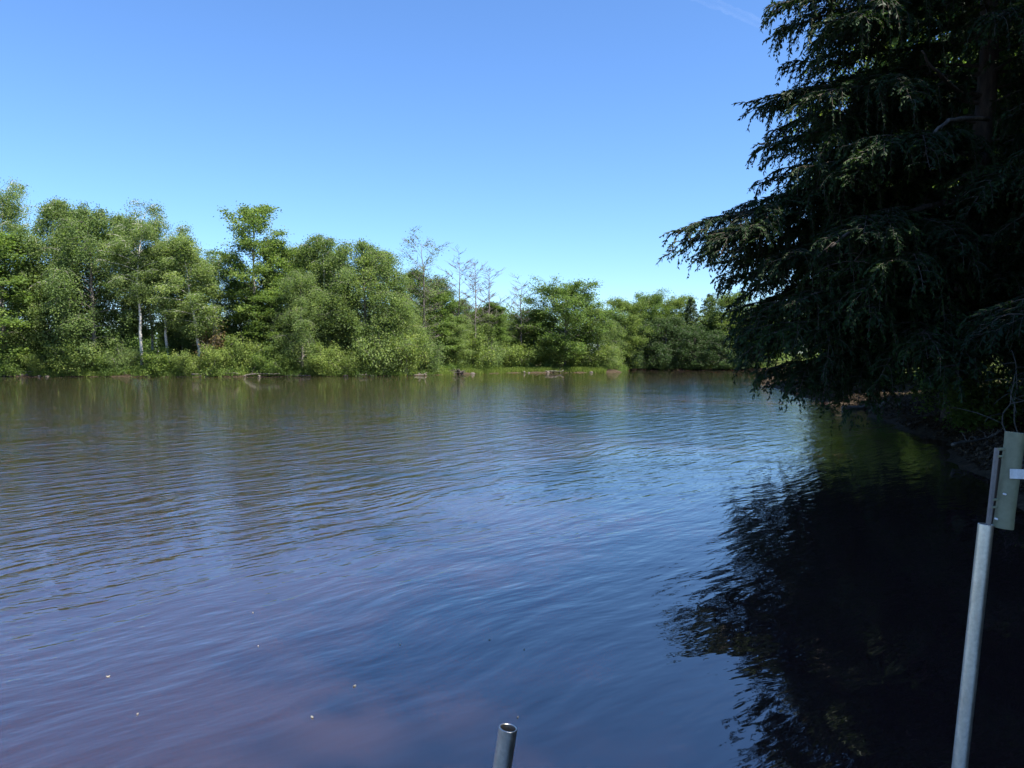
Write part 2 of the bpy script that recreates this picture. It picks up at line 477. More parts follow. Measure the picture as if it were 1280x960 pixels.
def make_shrub(seed, H, width, leaf, leaf_size, n_leaf, dense=1.0):
    rng = np.random.default_rng(seed)
    wood, crown = Geo(), Geo(); A = []
    for k in range(13):
        az = k * 2.39996 + rng.normal(0, 0.5); rr = rng.uniform(0.1, 1)
        L = H * rng.uniform(0.55, 1.0)
        lean = width / 2 * rr
        s = np.linspace(0, 1, 6)[:, None]
        d = np.array([np.cos(az), np.sin(az), 0])
        p = d * (0.12 + lean * s ** 1.3) + np.array([0, 0, 1]) * L * (1 - 0.25 * rr ** 2) * (s * 1.15 - 0.15 * s * s)
        p = p + np.cumsum(rng.normal(0, 0.03, (6, 3)), 0); p[0, 2] = -0.15
        tube(wood, p, np.linspace(0.035, 0.008, 6), 5, cap=False)
        for m_ in range(9):
            v = rng.uniform(0.15, 1.0)
            b = np.array([np.interp(v, s[:, 0], p[:, c]) for c in range(3)])
            a2 = az + rng.normal(0, 1.2)
            p2 = branch_path(b, np.array([np.cos(a2), np.sin(a2), 0]), rng.uniform(0.3, 0.8), rng.uniform(0, 0.9), 0.35, rng, 4)
            tube(wood, p2, np.linspace(0.012, 0.005, 4), 3, cap=False)
            A.append(p2[1:])
    A = np.concatenate(A)
    per = rng.dirichlet(np.full(len(A), 1.5)) * n_leaf
    idx = np.repeat(np.arange(len(A)), rng.poisson(per)); n = len(idx)
    c = A[idx] + rng.normal(0, 1, (n, 3)) * 0.22
    c[:, 2] = np.maximum(c[:, 2], 0.04)
    tone = np.clip(0.5 + 0.15 * rng.normal(size=len(A))[idx] + 0.15 * rng.normal(size=n), 0, 1)
    leaves(crown, c, leaf_size, leaf_size * 0.6, rng, tone, down=0.2, flat=0.8)
    return wood.mesh('stems', 'grey_bark', True), crown.mesh('foliage', leaf), H, width

def make_conifer(seed, H, width, needle='pine_needle', n_br=120, per=150, bark='grey_bark', start=0.08):
    rng = np.random.default_rng(seed)
    wood, crown = Geo(), Geo()
    s = np.linspace(0, 1, 10)
    k = np.cumsum(rng.normal(0, 0.05, (10, 2)), 0); k -= k[0]
    tr = np.column_stack([k, H * s - 0.3 * (s == 0)])
    tube(wood, tr, 0.2 * (1 - s) + 0.015, 7)
    for b_ in range(n_br):
        u = (b_ + rng.uniform()) / n_br
        t = start + (0.99 - start) * u
        base = np.array([np.interp(t, s, tr[:, c]) for c in range(3)])
        az = b_ * 2.39996 + rng.normal(0, 0.3)
        L = width / 2 * (0.08 + 0.98 * (1 - u) ** 0.75) * rng.uniform(0.6, 1.15)
        p = branch_path(base, np.array([np.cos(az), np.sin(az), 0]), L, 0.05 + 0.5 * u, 0.25, rng, 5)
        tube(wood, p, np.linspace(0.03, 0.008, 5), 4, cap=False)
        n = int(per * (0.25 + L / (width / 2)))
        v = rng.beta(2.2, 1.1, n)
        c = np.stack([np.interp(v, np.linspace(0, 1, 5), p[:, q]) for q in range(3)], 1)
        sd = np.array([-np.sin(az), np.cos(az), 0])
        c = c + sd * (rng.normal(0, 0.28, n) * L * (1.05 - v))[:, None] + rng.normal(0, 0.07, (n, 3))
        c[:, 2] -= rng.exponential(0.12, n)
        tone = np.clip(0.45 + 0.2 * rng.normal() + 0.15 * rng.normal(size=n), 0, 1)
        leaves(crown, c, 0.3, 0.085, rng, tone, down=0.3, flat=0.8)
    return wood.mesh('trunk', bark, True), crown.mesh('crown', needle), H, width

# ------------------------------------------------------------------ eastern hemlock with drooping sprays
def hemlock_spray(crown, wood, p, az, L, rng, dens=1.0, lateral=True):
    """foliage along one main branch p (polyline)"""
    ss = np.linspace(0, 1, len(p))
    n2 = max(6, int(L / 0.12 * dens))
    bt = float(np.clip(0.42 + 0.18 * rng.normal(), 0, 1))
    if lateral and L > 1.6:
        for k in range(int(2 + L * 0.9)):
            v = rng.uniform(0.3, 0.92)
            b = np.array([np.interp(v, ss, p[:, c]) for c in range(3)])
            a2 = az + rng.choice([-1, 1]) * R(rng.uniform(18, 50))
            l2 = min(L * rng.uniform(0.2, 0.42), 0.15 + 0.9 * L * (1 - v))
            q = branch_path(b, np.array([math.cos(a2), math.sin(a2), 0]), l2, rng.uniform(-0.1, 0.25), rng.uniform(0.3, 0.7), rng, 6, 0.1)
            tube(wood, q, np.linspace(0.014, 0.005, 6), 4, cap=False)
            hemlock_spray(crown, wood, q, a2, l2, rng, dens, False)
    for k in range(n2):
        v = 0.10 + 0.90 * (k + rng.uniform(0, 1)) / n2
        b = np.array([np.interp(v, ss, p[:, c]) for c in range(3)])
        sgn = 1 if k % 2 else -1
        fwd = R(rng.uniform(28, 68)) if v < 0.93 else R(rng.uniform(0, 22))
        a2 = az + sgn * fwd
        l = (min(0.30 * L * (1 - v) ** 0.7, 0.9) + 0.34) * rng.uniform(0.4, 1.25)
        e = np.array([math.cos(a2), math.sin(a2), 0])
        m = 6; u = np.linspace(0, 1, m)[:, None]
        dr = rng.uniform(0.2, 1.05) if rng.random() < 0.8 else rng.uniform(1.0, 1.6)
        q = b + e * l * (u - 0.30 * u * u * min(dr, 1.3)) + np.array([0, 0, 1.0]) * l * (0.10 * u - dr * u * u)
        tube(wood, q, np.linspace(0.007, 0.003, m), 3, cap=False)
        n3 = max(5, int(l / 0.034))
        w = np.repeat((np.arange(n3) + rng.uniform(0, 1, n3)) / n3, 2)
        o = np.stack([np.interp(w, u[:, 0], q[:, c]) for c in range(3)], 1)
        tg = norm(np.stack([np.interp(w, u[:, 0], np.gradient(q[:, c])) for c in range(3)], 1))
        side = norm(np.cross(tg, np.array([0, 0, 1.0]) + rng.normal(0, 0.25, (len(w), 3))))
        side *= np.where(np.arange(len(w)) % 2, 1, -1)[:, None]
        d3 = norm(side * rng.uniform(0.4, 1.0, (len(w), 1)) + tg * rng.uniform(0.5, 1.0, (len(w), 1)) + np.array([0, 0, -1.0]) * rng.uniform(0.0, 0.5, (len(w), 1)))
        l3 = (0.085 + 0.16 * (1 - w) * min(1, l / 0.8))[:, None] * rng.uniform(0.6, 1.3, (len(w), 1))
        nr = norm(np.array([0, 0, 1.0]) + rng.normal(0, 0.45, (len(w), 3)))
        sd = norm(np.cross(d3, nr)) * (rng.uniform(0.013, 0.025, (len(w), 1)))
        V = np.stack([o, o + d3 * l3 * 0.45 + sd, o + d3 * l3, o + d3 * l3 * 0.45 - sd], 1)
        tone = np.clip(bt + 0.12 * rng.normal(size=len(w)) + 0.18 * (w > 0.8), 0, 1)
        crown.add(V.reshape(-1, 3), np.arange(len(w) * 4).reshape(-1, 4), None, tone)

def make_hemlock(seed, H, Lmax, n_br, tips=(), limit=None, start=1.2, dens=1.0, trunk_r=0.3, lean=(0.0, 0.0), origin=(0, 0, 0)):
    rng = np.random.default_rng(seed)
    crown, wood = Geo(), Geo()
    n = 14; s = np.linspace(0, 1, n)
    k = np.cumsum(rng.normal(0, 0.09, (n, 2)), 0); k -= k[0]
    tr = np.column_stack([k[:, 0] + lean[0] * H * s, k[:, 1] + lean[1] * H * s, H * s - 0.4 * (s == 0)])
    tube(wood, tr, trunk_r * (1 - s) ** 0.85 + 0.02 + 0.14 * np.exp(-s * 40), 9)
    tz = lambda z: np.array([np.interp(z, tr[:, 2], tr[:, 0]), np.interp(z, tr[:, 2], tr[:, 1]), z])
    og = np.asarray(origin, float)
    for (tip, sag) in tips:
        tp = np.asarray(tip, float) - og
        zb = tp[2] + sag * np.hypot(*(tp[:2]))
        base = tz(np.clip(zb, 0.8, H - 0.5))
        tp[:2] -= 0.22 * norm(tp[:2] - base[:2])
        d = tp - base; L = np.hypot(d[0], d[1]); az = math.atan2(d[1], d[0])
        u = np.linspace(0, 1, 9)[:, None]
        p = base + d * u + np.array([0, 0, 1.0]) * L * 0.22 * (u - u * u)
        p[1:-1] += np.cumsum(rng.normal(0, 0.035 * L ** 0.5, (7, 3)), 0) * (1 - u[1:-1]) * 1.6
        tube(wood, p, np.linspace(0.055, 0.008, 9), 6, cap=False)
        hemlock_spray(crown, wood, p, az, L, rng, 1.15 * dens)
    for b_ in range(n_br):
        u = (b_ + rng.uniform()) / n_br
        z = start + (H * 0.985 - start) * u ** 1.05
        az = b_ * 2.39996 + rng.normal(0, 0.35)
        L = Lmax * (0.10 + 0.92 * (1 - z / H) ** 0.62) * rng.uniform(0.6, 1.1)
        base = tz(z); d = np.array([math.cos(az), math.sin(az), 0])
        if limit is not None: L = min(L, limit(base + og, d))
        if L < 0.5: continue
        up = 0.12 + 0.25 * (z / H); dn = 0.36 + 0.1 * rng.normal()
        p = branch_path(base, d, L, up, dn, rng, 7, 0.05)
        p[:, 2] = np.maximum(p[:, 2], 0.9)
        tube(wood, p, np.linspace(0.02 + 0.006 * L, 0.006, 7), 5, cap=False)
        hemlock_spray(crown, wood, p, az, L, rng, dens)
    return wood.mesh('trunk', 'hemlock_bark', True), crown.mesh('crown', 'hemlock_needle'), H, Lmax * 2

HX, HY = 10.75, 18.5
HZ = gz(HX, HY)
ORG = (HX, HY, HZ)
tips = []
for px, py, Y, sag in [(832, 291, 17.0, 0.10), (852, 300, 17.6, 0.1), (878, 300, 16.6, 0.1), (905, 262, 17.4, 0.14), (930, 232, 18.2, 0.12), (921, 128, 17.8, 0.16),
                       (934, 188, 17.2, 0.16), (950, 165, 18.8, 0.1), (961, 38, 17.8, 0.2), (966, -15, 18.3, 0.2), (958, 5, 17.0, 0.2), (968, 85, 18.6, 0.15),
                       (955, -60, 17.8, 0.2), (965, -110, 17.6, 0.2), (885, 330, 18.6, 0.1), (898, 358, 17.2, 0.12), (908, 388, 18.0, 0.1), (918, 412, 17.0, 0.1),
                       (915, 428, 18.0, 0.1), (918, 444, 17.4, 0.12), (938, 466, 16.6, 0.12), (962, 472, 17.2, 0.15), (985, 470, 16.4, 0.15), (1010, 464, 16.0, 0.15),
                       (945, 420, 15.6, 0.12), (980, 380, 15.0, 0.12), (960, 330, 15.8, 0.12), (1040, 446, 15.4, 0.15), (1020, 300, 14.6, 0.12), (990, 210, 15.6, 0.14),
                       (1005, 120, 15.4, 0.16), (1060, 395, 14.4, 0.12), (1100, 330, 13.8, 0.12), (1085, 180, 14.2, 0.14), (1130, 440, 14.0, 0.12), (1010, 30, 15.6, 0.2)]:
    tips.append((at(px, py, Y), sag))

def left_limit(b, d):
    if d[0] > -0.15: return 9.0
    edge = (975 - CX) / F * HY
    return max(0.8, (b[0] - edge) / -d[0])

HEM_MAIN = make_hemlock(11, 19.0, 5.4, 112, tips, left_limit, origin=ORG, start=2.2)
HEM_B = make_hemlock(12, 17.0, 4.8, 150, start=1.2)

def place(name, proto, loc, label, cat, group=None, scale=(1, 1, 1), rz=0.0, tilt=(0, 0), parts=('trunk', 'crown')):
    e = empty(name, loc, label, cat, group)
    e.scale = [float(q) for q in scale]; e.rotation_euler = (tilt[0], tilt[1], rz)
    link(parts[0], proto[0], e)
    if proto[1] is not None: link(parts[1], proto[1], e)
    return e

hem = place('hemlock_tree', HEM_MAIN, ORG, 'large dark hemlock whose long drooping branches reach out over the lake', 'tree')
# bare limbs of the hemlock seen in front of its foliage
rgb = np.random.default_rng(15)
for pts, r in (([(1236, 150, 17.4), (1205, 148, 16.6), (1185, 152, 16.0), (1170, 164, 15.7), (1160, 182, 15.5), (1153, 192, 15.4)], 0.055),
               ([(1215, 245, 17.6), (1150, 262, 16.2), (1100, 280, 15.4), (1068, 292, 15.0), (1040, 312, 14.8)], 0.07),
               ([(1205, 120, 18.0), (1180, 100, 16.8), (1165, 88, 16.2), (1150, 66, 15.8)], 0.05),
               ([(1100, 285, 15.4), (1085, 306, 15.2), (1070, 330, 15.1), (1060, 340, 15.0)], 0.03)):
    P3 = np.array([at(*q) for q in pts]) - np.array(ORG)
    tt = np.linspace(0, 1, len(P3)); uu = np.linspace(0, 1, 14)
    P3 = np.stack([np.interp(uu, tt, P3[:, c]) for c in range(3)], 1) + np.cumsum(rgb.normal(0, 0.015, (14, 3)), 0)
    gb = Geo(); tube(gb, P3, np.linspace(r, r * 0.3, 14) * rgb.uniform(0.85, 1.15, 14), 8)
    for k in range(4):
        i0 = rgb.integers(4, 13); a0 = rgb.uniform(0, 6.28)
        q = branch_path(P3[i0], np.array([math.cos(a0), math.sin(a0), 0]), rgb.uniform(0.3, 0.8), rgb.uniform(-0.6, 0.3), 0.3, rgb, 6, 0.15)
        tube(gb, q, np.linspace(0.012, 0.004, 6), 5)
    lb = link('bare_limb', gb.mesh('bare_limb', 'grey_bark' if r == 0.055 else 'hemlock_bark', True), hem); lb['label'] = 'bare limb without needles'
for (x, y, sc, rz, lab) in [
        (11.9, 13.2, 1.0, 0.6, 'near dark hemlock filling the right edge above the green dock bracket'),
        (16.4, 22.2, 1.05, 2.1, 'dark hemlock on the right bank standing just behind the large overhanging one'),
        (14.8, 16.5, 0.95, 3.0, 'shaded hemlock between the near one and the large overhanging one'),
        (12.8, 5.5, 1.15, 4.0, 'tall hemlock beside the dock casting shade on the near water'),
        (12.8, -1.5, 1.2, 1.1, 'tall hemlock on the right bank behind the viewer')]:
    place('hemlock_tree', HEM_B, (x, y, gz(x, y)), lab, 'tree', 'hemlocks on the right bank', (sc, sc, sc), rz)

# ------------------------------------------------------------------ tree kinds
T = {
    'birch_a': make_tree(21, 17, 6.0, 0.22, 'plume', 46, 'birch_leaf', 0.140, 48195, 0.35, 'birch_bark', 0.15, 0.42, 0.35),
    'birch_b': make_tree(22, 16, 5.2, 0.30, 'oval', 42, 'birch_leaf', 0.144, 39690, 0.3, 'birch_bark', 0.14, 0.40, 0.3, lean=0.10),
    'birch_c': make_tree(23, 14, 6.2, 0.10, 'oval', 48, 'birch_leaf', 0.144, 51030, 0.4, 'grey_bark', 0.15, 0.40, 0.45),
    'birch_d': make_tree(34, 13, 5.6, 0.12, 'plume', 44, 'birch_leaf', 0.144, 39000, 0.35, 'grey_bark', 0.14, 0.36, 0.35),
    'birch_e': make_tree(35, 12, 6.0, 0.08, 'round', 46, 'birch_leaf', 0.136, 40500, 0.45, 'grey_bark', 0.14, 0.34, 0.5),
    'birch_f': make_tree(36, 17, 5.6, 0.18, 'oval', 48, 'birch_leaf', 0.144, 48000, 0.4, 'birch_bark', 0.15, 0.36, 0.55),
    'birch_open': make_tree(24, 16, 5.6, 0.48, 'plume', 32, 'birch_leaf', 0.140, 28350, 0.3, 'birch_bark', 0.15, 0.40, 0.3, bend=0.09),
    'aspen_a': make_tree(25, 17, 5.0, 0.2, 'plume', 40, 'aspen_leaf', 0.200, 23098, 0.12, 'grey_bark', 0.17, 0.45, 0.0),
    'aspen_b': make_tree(26, 14, 4.4, 0.12, 'oval', 40, 'aspen_leaf', 0.184, 25200, 0.15, 'grey_bark', 0.15, 0.42, 0.05),
    'maple_a': make_tree(27, 11, 9.0, 0.10, 'round', 60, 'aspen_leaf', 0.208, 46198, 0.15, 'grey_bark', 0.22, 0.5, 0.05),
    'maple_b': make_tree(28, 11, 7.5, 0.08, 'round', 54, 'shrub_leaf', 0.192, 37800, 0.2, 'grey_bark', 0.2, 0.48, 0.1),
    'sparse': make_tree(29, 15, 4.2, 0.25, 'plume', 40, 'birch_leaf', 0.17, 3200, 0.05, 'dead_bark', 0.13, 0.4, 0.1, stems=2, bare=True),
    'dead_a': make_tree(30, 13, 3.2, 0.35, 'plume', 22, 'birch_leaf', 0.15, 0, -0.05, 'dead_bark', 0.12, bare=True, bend=0.08),
    'dead_b': make_tree(31, 12, 3.6, 0.4, 'oval', 18, 'birch_leaf', 0.15, 0, -0.1, 'dead_bark', 0.12, bare=True, bend=0.1),
    'dark_round': make_tree(37, 8, 8.0, 0.04, 'round', 60, 'shaded_leaf', 0.2, 30000, 0.45, 'grey_bark', 0.2, 0.42, 0.3),  # low far-shore crown, base shade painted into its leaf colour
    'pine_a': make_conifer(32, 14, 6.5),
    'pine_b': make_conifer(33, 12, 7.0, n_br=110, per=170),
    'shrub_a': make_shrub(41, 3.2, 4.2, 'shrub_leaf', 0.152, 7800),
    'shrub_b': make_shrub(42, 2.6, 3.6, 'shrub_leaf', 0.136, 6900),
    'shrub_c': make_shrub(43, 3.6, 4.0, 'aspen_leaf', 0.152, 7800),
    'shrub_d': make_shrub(44, 2.8, 3.4, 'birch_leaf', 0.128, 6900),
    'shrub_dry': make_shrub(45, 2.8, 3.6, 'dry_leaf', 0.14, 1600),
}
SHORE_PX = [(-60, 76.8), (0, 76.6), (140, 76), (250, 75.2), (390, 77), (500, 80), (557, 86.5), (600, 91), (640, 96), (690, 97.5), (757, 98.5), (790, 119.5), (860, 119), (940, 117), (1000, 105)]
def shore(px): return float(np.interp(px, [a for a, b in SHORE_PX], [b for a, b in SHORE_PX]))

def plant(kind, name, px, top, wpx, back, label, group=None, rz=None, tilt=(0, 0), cat='tree', parts=('trunk', 'crown')):
    Y = shore(px) + back
    b = at(px, 400, Y); z0 = gz(b[0], Y); b[2] = z0 - 0.05
    h = (at(px, top, Y)[2] - z0) * (0.955 if name != 'dead_tree' else 1.0)
    pr = T[kind]
    w = wpx / F * Y
    sw = w / pr[3] * (1.18 if kind[:5] in ('birch', 'aspen') else 1.05)
    rz = (px * 0.37) % 6.28 if rz is None else rz
    return place(name, pr, b, label, cat, group, (sw, sw, h / pr[2]), rz, tilt, parts)

GT = 'trees along the far bank'
for row in [
    ('birch_a', 'birch_tree', 2, 236, 70, 7, 'tall feathery birch at the far left edge, its wispy top above its neighbours'),
    ('aspen_b', 'aspen_tree', 8, 288, 84, 1.6, 'bright yellow-green tree with low hanging foliage at the far left edge'),
    ('birch_f', 'birch_tree', 72, 242, 72, 5, 'birch with the highest pointed tuft left of the wide dark birch'),
    ('birch_c', 'birch_tree', 112, 256, 96, 2.5, 'wide dark birch with heavy drooping foliage behind the pale round shrub'),
    ('birch_b', 'birch_tree', 150, 266, 64, 5.5, 'grey-green birch rising between the wide dark birch and the white-trunked one'),
    ('birch_open', 'white_birch_tree', 176, 264, 62, 2.0, 'birch with a long bare white trunk standing at the water'),
    ('birch_open', 'white_birch_tree', 209, 290, 62, 4.0, 'shorter open birch with a pale trunk in the sky gap'),
    ('birch_b', 'birch_tree', 248, 292, 66, 3.0, 'birch leaning to the right over the sky gap'),
    ('birch_d', 'birch_tree', 276, 318, 62, 8.0, 'olive birch set back behind the reddish dry shrub'),
    ('aspen_a', 'aspen_tree', 316, 262, 60, 4.0, 'tall bright aspen with clumped leaves, the peak of the middle of the bank'),
    ('aspen_b', 'aspen_tree', 346, 296, 50, 6.0, 'slim aspen close against the right of the tall bright aspen'),
    ('birch_e', 'weeping_birch_tree', 378, 338, 66, 1.4, 'weeping birch at the front with a sunlit right side and dark left side'),
    ('birch_f', 'birch_tree', 404, 288, 68, 6.0, 'birch with bare twigs showing through its crown top'),
    ('birch_c', 'birch_tree', 455, 298, 84, 2.6, 'broad full birch with two rounded peaks left of the bare-topped tree'),
    ('birch_b', 'birch_tree', 486, 310, 54, 5.0, 'narrow birch forming the right shoulder of the broad full birch'),
    ('birch_b', 'birch_tree', 512, 332, 44, 6.5, 'small thin birch behind the double-stemmed sparse tree'),
    ('sparse', 'sparse_tree', 530, 294, 52, 3.0, 'double-stemmed tree with bare upper twigs and few leaves'),
    ('aspen_b', 'aspen_tree', 552, 362, 46, 5.0, 'low green tree to the right of the double-stemmed sparse tree'),
    ('dead_a', 'dead_tree', 573, 328, 38, 4.0, 'leafless grey tree, leftmost of the three tall bare ones'),
    ('dead_b', 'dead_tree', 590, 332, 34, 3.0, 'leafless grey tree in the middle of the three tall bare ones'),
    ('dead_b', 'dead_tree', 606, 340, 38, 4.5, 'leafless forked tree, rightmost of the three tall bare ones'),
    ('aspen_b', 'aspen_tree', 614, 376, 38, 5.0, 'small dark green pointed tree beside the bare trees'),
    ('dead_b', 'dead_tree', 637, 374, 22, 6.0, 'short thin leafless tree left of the lone bare tree'),
    ('dead_a', 'dead_tree', 655, 356, 30, 4.0, 'lone leafless tree left of the round maple'),
    ('maple_a', 'maple_tree', 706, 364, 92, 3.0, 'big round bright green maple near the tip of the point'),
    ('birch_e', 'birch_tree', 747, 384, 46, 3.0, 'olive tree on the right shoulder of the round maple'),
    ('birch_c', 'birch_tree', 600, 384, 52, 7.0, 'olive birch crown filling the gap behind the rightmost bare tree'),
    ('birch_d', 'birch_tree', 632, 392, 46, 6.5, 'low soft-green birch right of the small dark pointed tree'),
    ('birch_e', 'birch_tree', 650, 398, 42, 8.0, 'low olive birch directly behind the lone leafless tree'),
    ('birch_e', 'birch_tree', 500, 372, 56, 3.0, 'low dense birch below the right shoulder of the broad full birch'),
    ('birch_d', 'birch_tree', 566, 394, 44, 3.5, 'low dense birch below the leftmost of the bare trees'),
    ('birch_d', 'birch_tree', 300, 350, 52, 6.0, 'grey-green birch left below the tall bright aspen'),
    ('maple_b', 'maple_tree', 668, 392, 44, 6.0, 'small leafy tree behind the lone leafless tree'),
    ('birch_d', 'birch_tree', 95, 258, 60, 6.5, 'soft grey-green birch filling the crown line between the pointed tuft and the wide dark birch'),
    ('birch_b', 'birch_tree', 192, 304, 54, 6.0, 'thin birch set back between the two white-trunked birches'),
    ('birch_d', 'birch_tree', 228, 310, 54, 6.5, 'soft birch set back left of the leaning one'),
    ('birch_b', 'birch_tree', 360, 302, 56, 8.0, 'open birch set back between the slim aspen and the twiggy-topped birch'),
    ('birch_f', 'birch_tree', 385, 300, 54, 8.5, 'tall birch set back above the weeping birch'),
    ('birch_b', 'birch_tree', 430, 308, 54, 7.0, 'open birch filling the crown line left of the broad full birch'),
    ('birch_d', 'birch_tree', 545, 348, 50, 8.0, 'soft olive birch set back right of the double-stemmed sparse tree'),
    ('birch_e', 'birch_tree', 573, 372, 50, 8.5, 'rounded olive birch set back behind the leftmost bare tree'),
    ('birch_c', 'birch_tree', 585, 388, 52, 9.0, 'low olive tree behind the three tall bare ones'),
    ('birch_c', 'birch_tree', 238, 372, 50, 7.0, 'low leafy tree under the leaning birch'),
    ('birch_d', 'birch_tree', 425, 370, 52, 4.0, 'low leafy birch between the weeping birch and the broad full birch'),
    ('aspen_b', 'aspen_tree', 338, 362, 52, 3.0, 'low leafy aspen below the tall bright aspen'),
    ('birch_e', 'birch_tree', 40, 330, 70, 3.5, 'shaded olive birch behind the bright tree at the left edge'),
    # beyond the open water
    ('maple_b', 'maple_tree', 783, 380, 52, 5.0, 'pale green tree on the far shore just behind the tip of the point'),
    ('maple_a', 'maple_tree', 812, 376, 56, 4.0, 'rounded green tree on the far shore, left of the spiky pine'),
    ('maple_b', 'maple_tree', 842, 377, 54, 6.0, 'rounded yellowish tree on the far shore behind the dark low pines'),
    ('pine_a', 'pine_tree', 864, 367, 44, 4.0, 'spiky blue-green pine on the far shore between two rounded trees'),
    ('pine_a', 'pine_tree', 886, 363, 54, 7.0, 'tallest pine on the far shore left of the bright maple'),
    ('maple_b', 'maple_tree', 908, 373, 58, 4.0, 'bright sunlit maple on the far shore nearest the overhanging hemlock'),
    ('maple_b', 'maple_tree', 936, 398, 56, 3.0, 'low bright maple on the far shore half hidden by the hemlock'),
    ('maple_a', 'maple_tree', 962, 385, 60, 7.0, 'tree on the far shore hidden behind the hemlock branches'),
    ('dark_round', 'evergreen_tree', 798, 405, 56, 1.2, 'dark evergreen crown hanging to the waterline beside the tip of the point'),
    ('dark_round', 'evergreen_tree', 832, 400, 62, 1.2, 'dark evergreen crown at the waterline, middle of the far shore'),
    ('dark_round', 'evergreen_tree', 868, 410, 60, 1.2, 'dark evergreen crown at the waterline below the spiky blue-green pine'),
    ('dark_round', 'evergreen_tree', 902, 415, 60, 1.2, 'dark evergreen crown at the waterline in front of the bright sunlit maple'),
    ('pine_b', 'pine_tree', 938, 420, 54, 0.8, 'dark low pine at the waterline under the hemlock branches'),
]:
    kind, name, px, top, w, back, lab = row
    plant(kind, name, px, top, w, back, lab, GT if px < 770 else 'trees on the far shore')

GS = 'shrubs along the bank'
for row in [
    ('shrub_c', 14, 428, 52, 0.4, 'dark green shrub at the far left edge of the bank'),
    ('shrub_b', 44, 440, 34, 0.5, 'small yellow-green shrub left of the pale round shrub'),
    ('shrub_a', 86, 420, 66, 0.6, 'pale round shrub under the wide dark birch'),
    ('shrub_c', 128, 432, 44, 1.2, 'shaded shrub right of the pale round shrub'),
    ('shrub_d', 152, 425, 40, 1.0, 'grey-green shrub left of the long white trunk'),
    ('shrub_c', 200, 430, 56, 0.8, 'dark shrub right of the long white trunk'),
    ('shrub_b', 231, 436, 30, 0.3, 'small bright yellow-green shrub at the water left of the driftwood'),
    ('shrub_dry', 262, 398, 66, 2.6, 'reddish-brown dry shrub behind bright bushes'),
    ('shrub_a', 264, 428, 48, 0.8, 'bright shrub in front of the reddish-brown dry one'),
    ('shrub_a', 300, 415, 56, 1.2, 'leafy shrub below the tall bright aspen'),
    ('shrub_c', 330, 428, 44, 0.6, 'dark shrub above the long pale driftwood'),
    ('shrub_c', 357, 438, 38, 0.5, 'low shaded shrub under the weeping birch'),
    ('shrub_a', 404, 426, 50, 0.5, 'bright shrub at the right foot of the weeping birch'),
    ('shrub_b', 430, 434, 42, 0.4, 'sunlit low shrub left of the tall olive shrub'),
    ('shrub_d', 474, 402, 66, 0.6, 'tall olive shrub below the broad full birch'),
    ('shrub_b', 506, 412, 52, 0.5, 'pointed light green shrub right of the tall olive shrub'),
    ('shrub_d', 536, 416, 46, 0.8, 'fine-leaved shrub below the double-stemmed sparse tree'),
    ('shrub_a', 562, 420, 44, 1.4, 'yellow-green shrub behind the dark root wad'),
    ('shrub_b', 588, 412, 50, 1.2, 'yellow-green shrub below the three tall bare trees'),
    ('shrub_d', 612, 418, 44, 1.0, 'olive shrub below the small dark pointed tree'),
    ('shrub_a', 636, 424, 46, 1.4, 'yellow-green shrub behind the grassy shore'),
    ('shrub_b', 660, 428, 42, 1.0, 'low bright shrub below the lone leafless tree'),
    ('shrub_c', 688, 424, 44, 1.2, 'green shrub at the left foot of the round maple'),
    ('shrub_a', 718, 430, 42, 1.0, 'light shrub at the foot of the round maple'),
    ('shrub_b', 745, 428, 42, 0.8, 'light shrub near the tip of the point'),
    ('shrub_b', 766, 440, 26, 0.5, 'last small shrub at the very tip of the point'),
]:
    kind, px, top, w, back, lab = row
    if px > 540: back += 1.7
    plant(kind, 'shrub', px, top, w, back, lab, GS, cat='shrub', parts=('stems', 'foliage'))

# trees and shrubs further along the right bank, seen through the hemlock
for (k, n, x, y, h, w, lab) in [
        ('maple_b', 'maple_tree', 20, 34, 17, 9, 'sunlit yellow-green maple glimpsed through the hemlock branches'),
        ('maple_a', 'maple_tree', 21, 42, 15, 9, 'sunlit maple farther along the right bank behind the hemlocks'),
        ('aspen_a', 'aspen_tree', 19.5, 29.5, 15, 6, 'tall aspen behind the hemlock trunk'),
        ('maple_b', 'maple_tree', 27, 60, 13, 9, 'maple on the right bank toward the far shore'),
        ('pine_a', 'pine_tree', 33, 80, 13, 7, 'pine on the right bank toward the far shore'),
        ('maple_a', 'maple_tree', 15.5, 2.0, 18, 12, 'broad maple shading the dock from the right bank'),
        ('maple_b', 'maple_tree', 11.5, -4.5, 15.5, 10, 'leafy maple on the bank just right of the viewer'),
        ('maple_b', 'maple_tree', 11.5, 0.8, 13.5, 8.5, 'smaller leafy maple on the bank beside the dock'),
        ('maple_a', 'maple_tree', 14.5, -7.5, 20, 12, 'broad maple on the bank behind the viewer to the right'),
        ('maple_a', 'maple_tree', 18, 19, 14, 9, 'leafy maple inland behind the near hemlock'),
        ('pine_b', 'pine_tree', 25, 20, 13, 8, 'dark pine inland behind the hemlocks'),
        ('pine_b', 'pine_tree', 16, 10, 14, 8, 'dark pine inland to the right of the dock')]:
    pr = T[k]
    place(n, pr, (x, y, gz(x, y) - 0.05), lab, 'tree', 'trees on the right bank', (w / pr[3], w / pr[3], h / pr[2]), x)
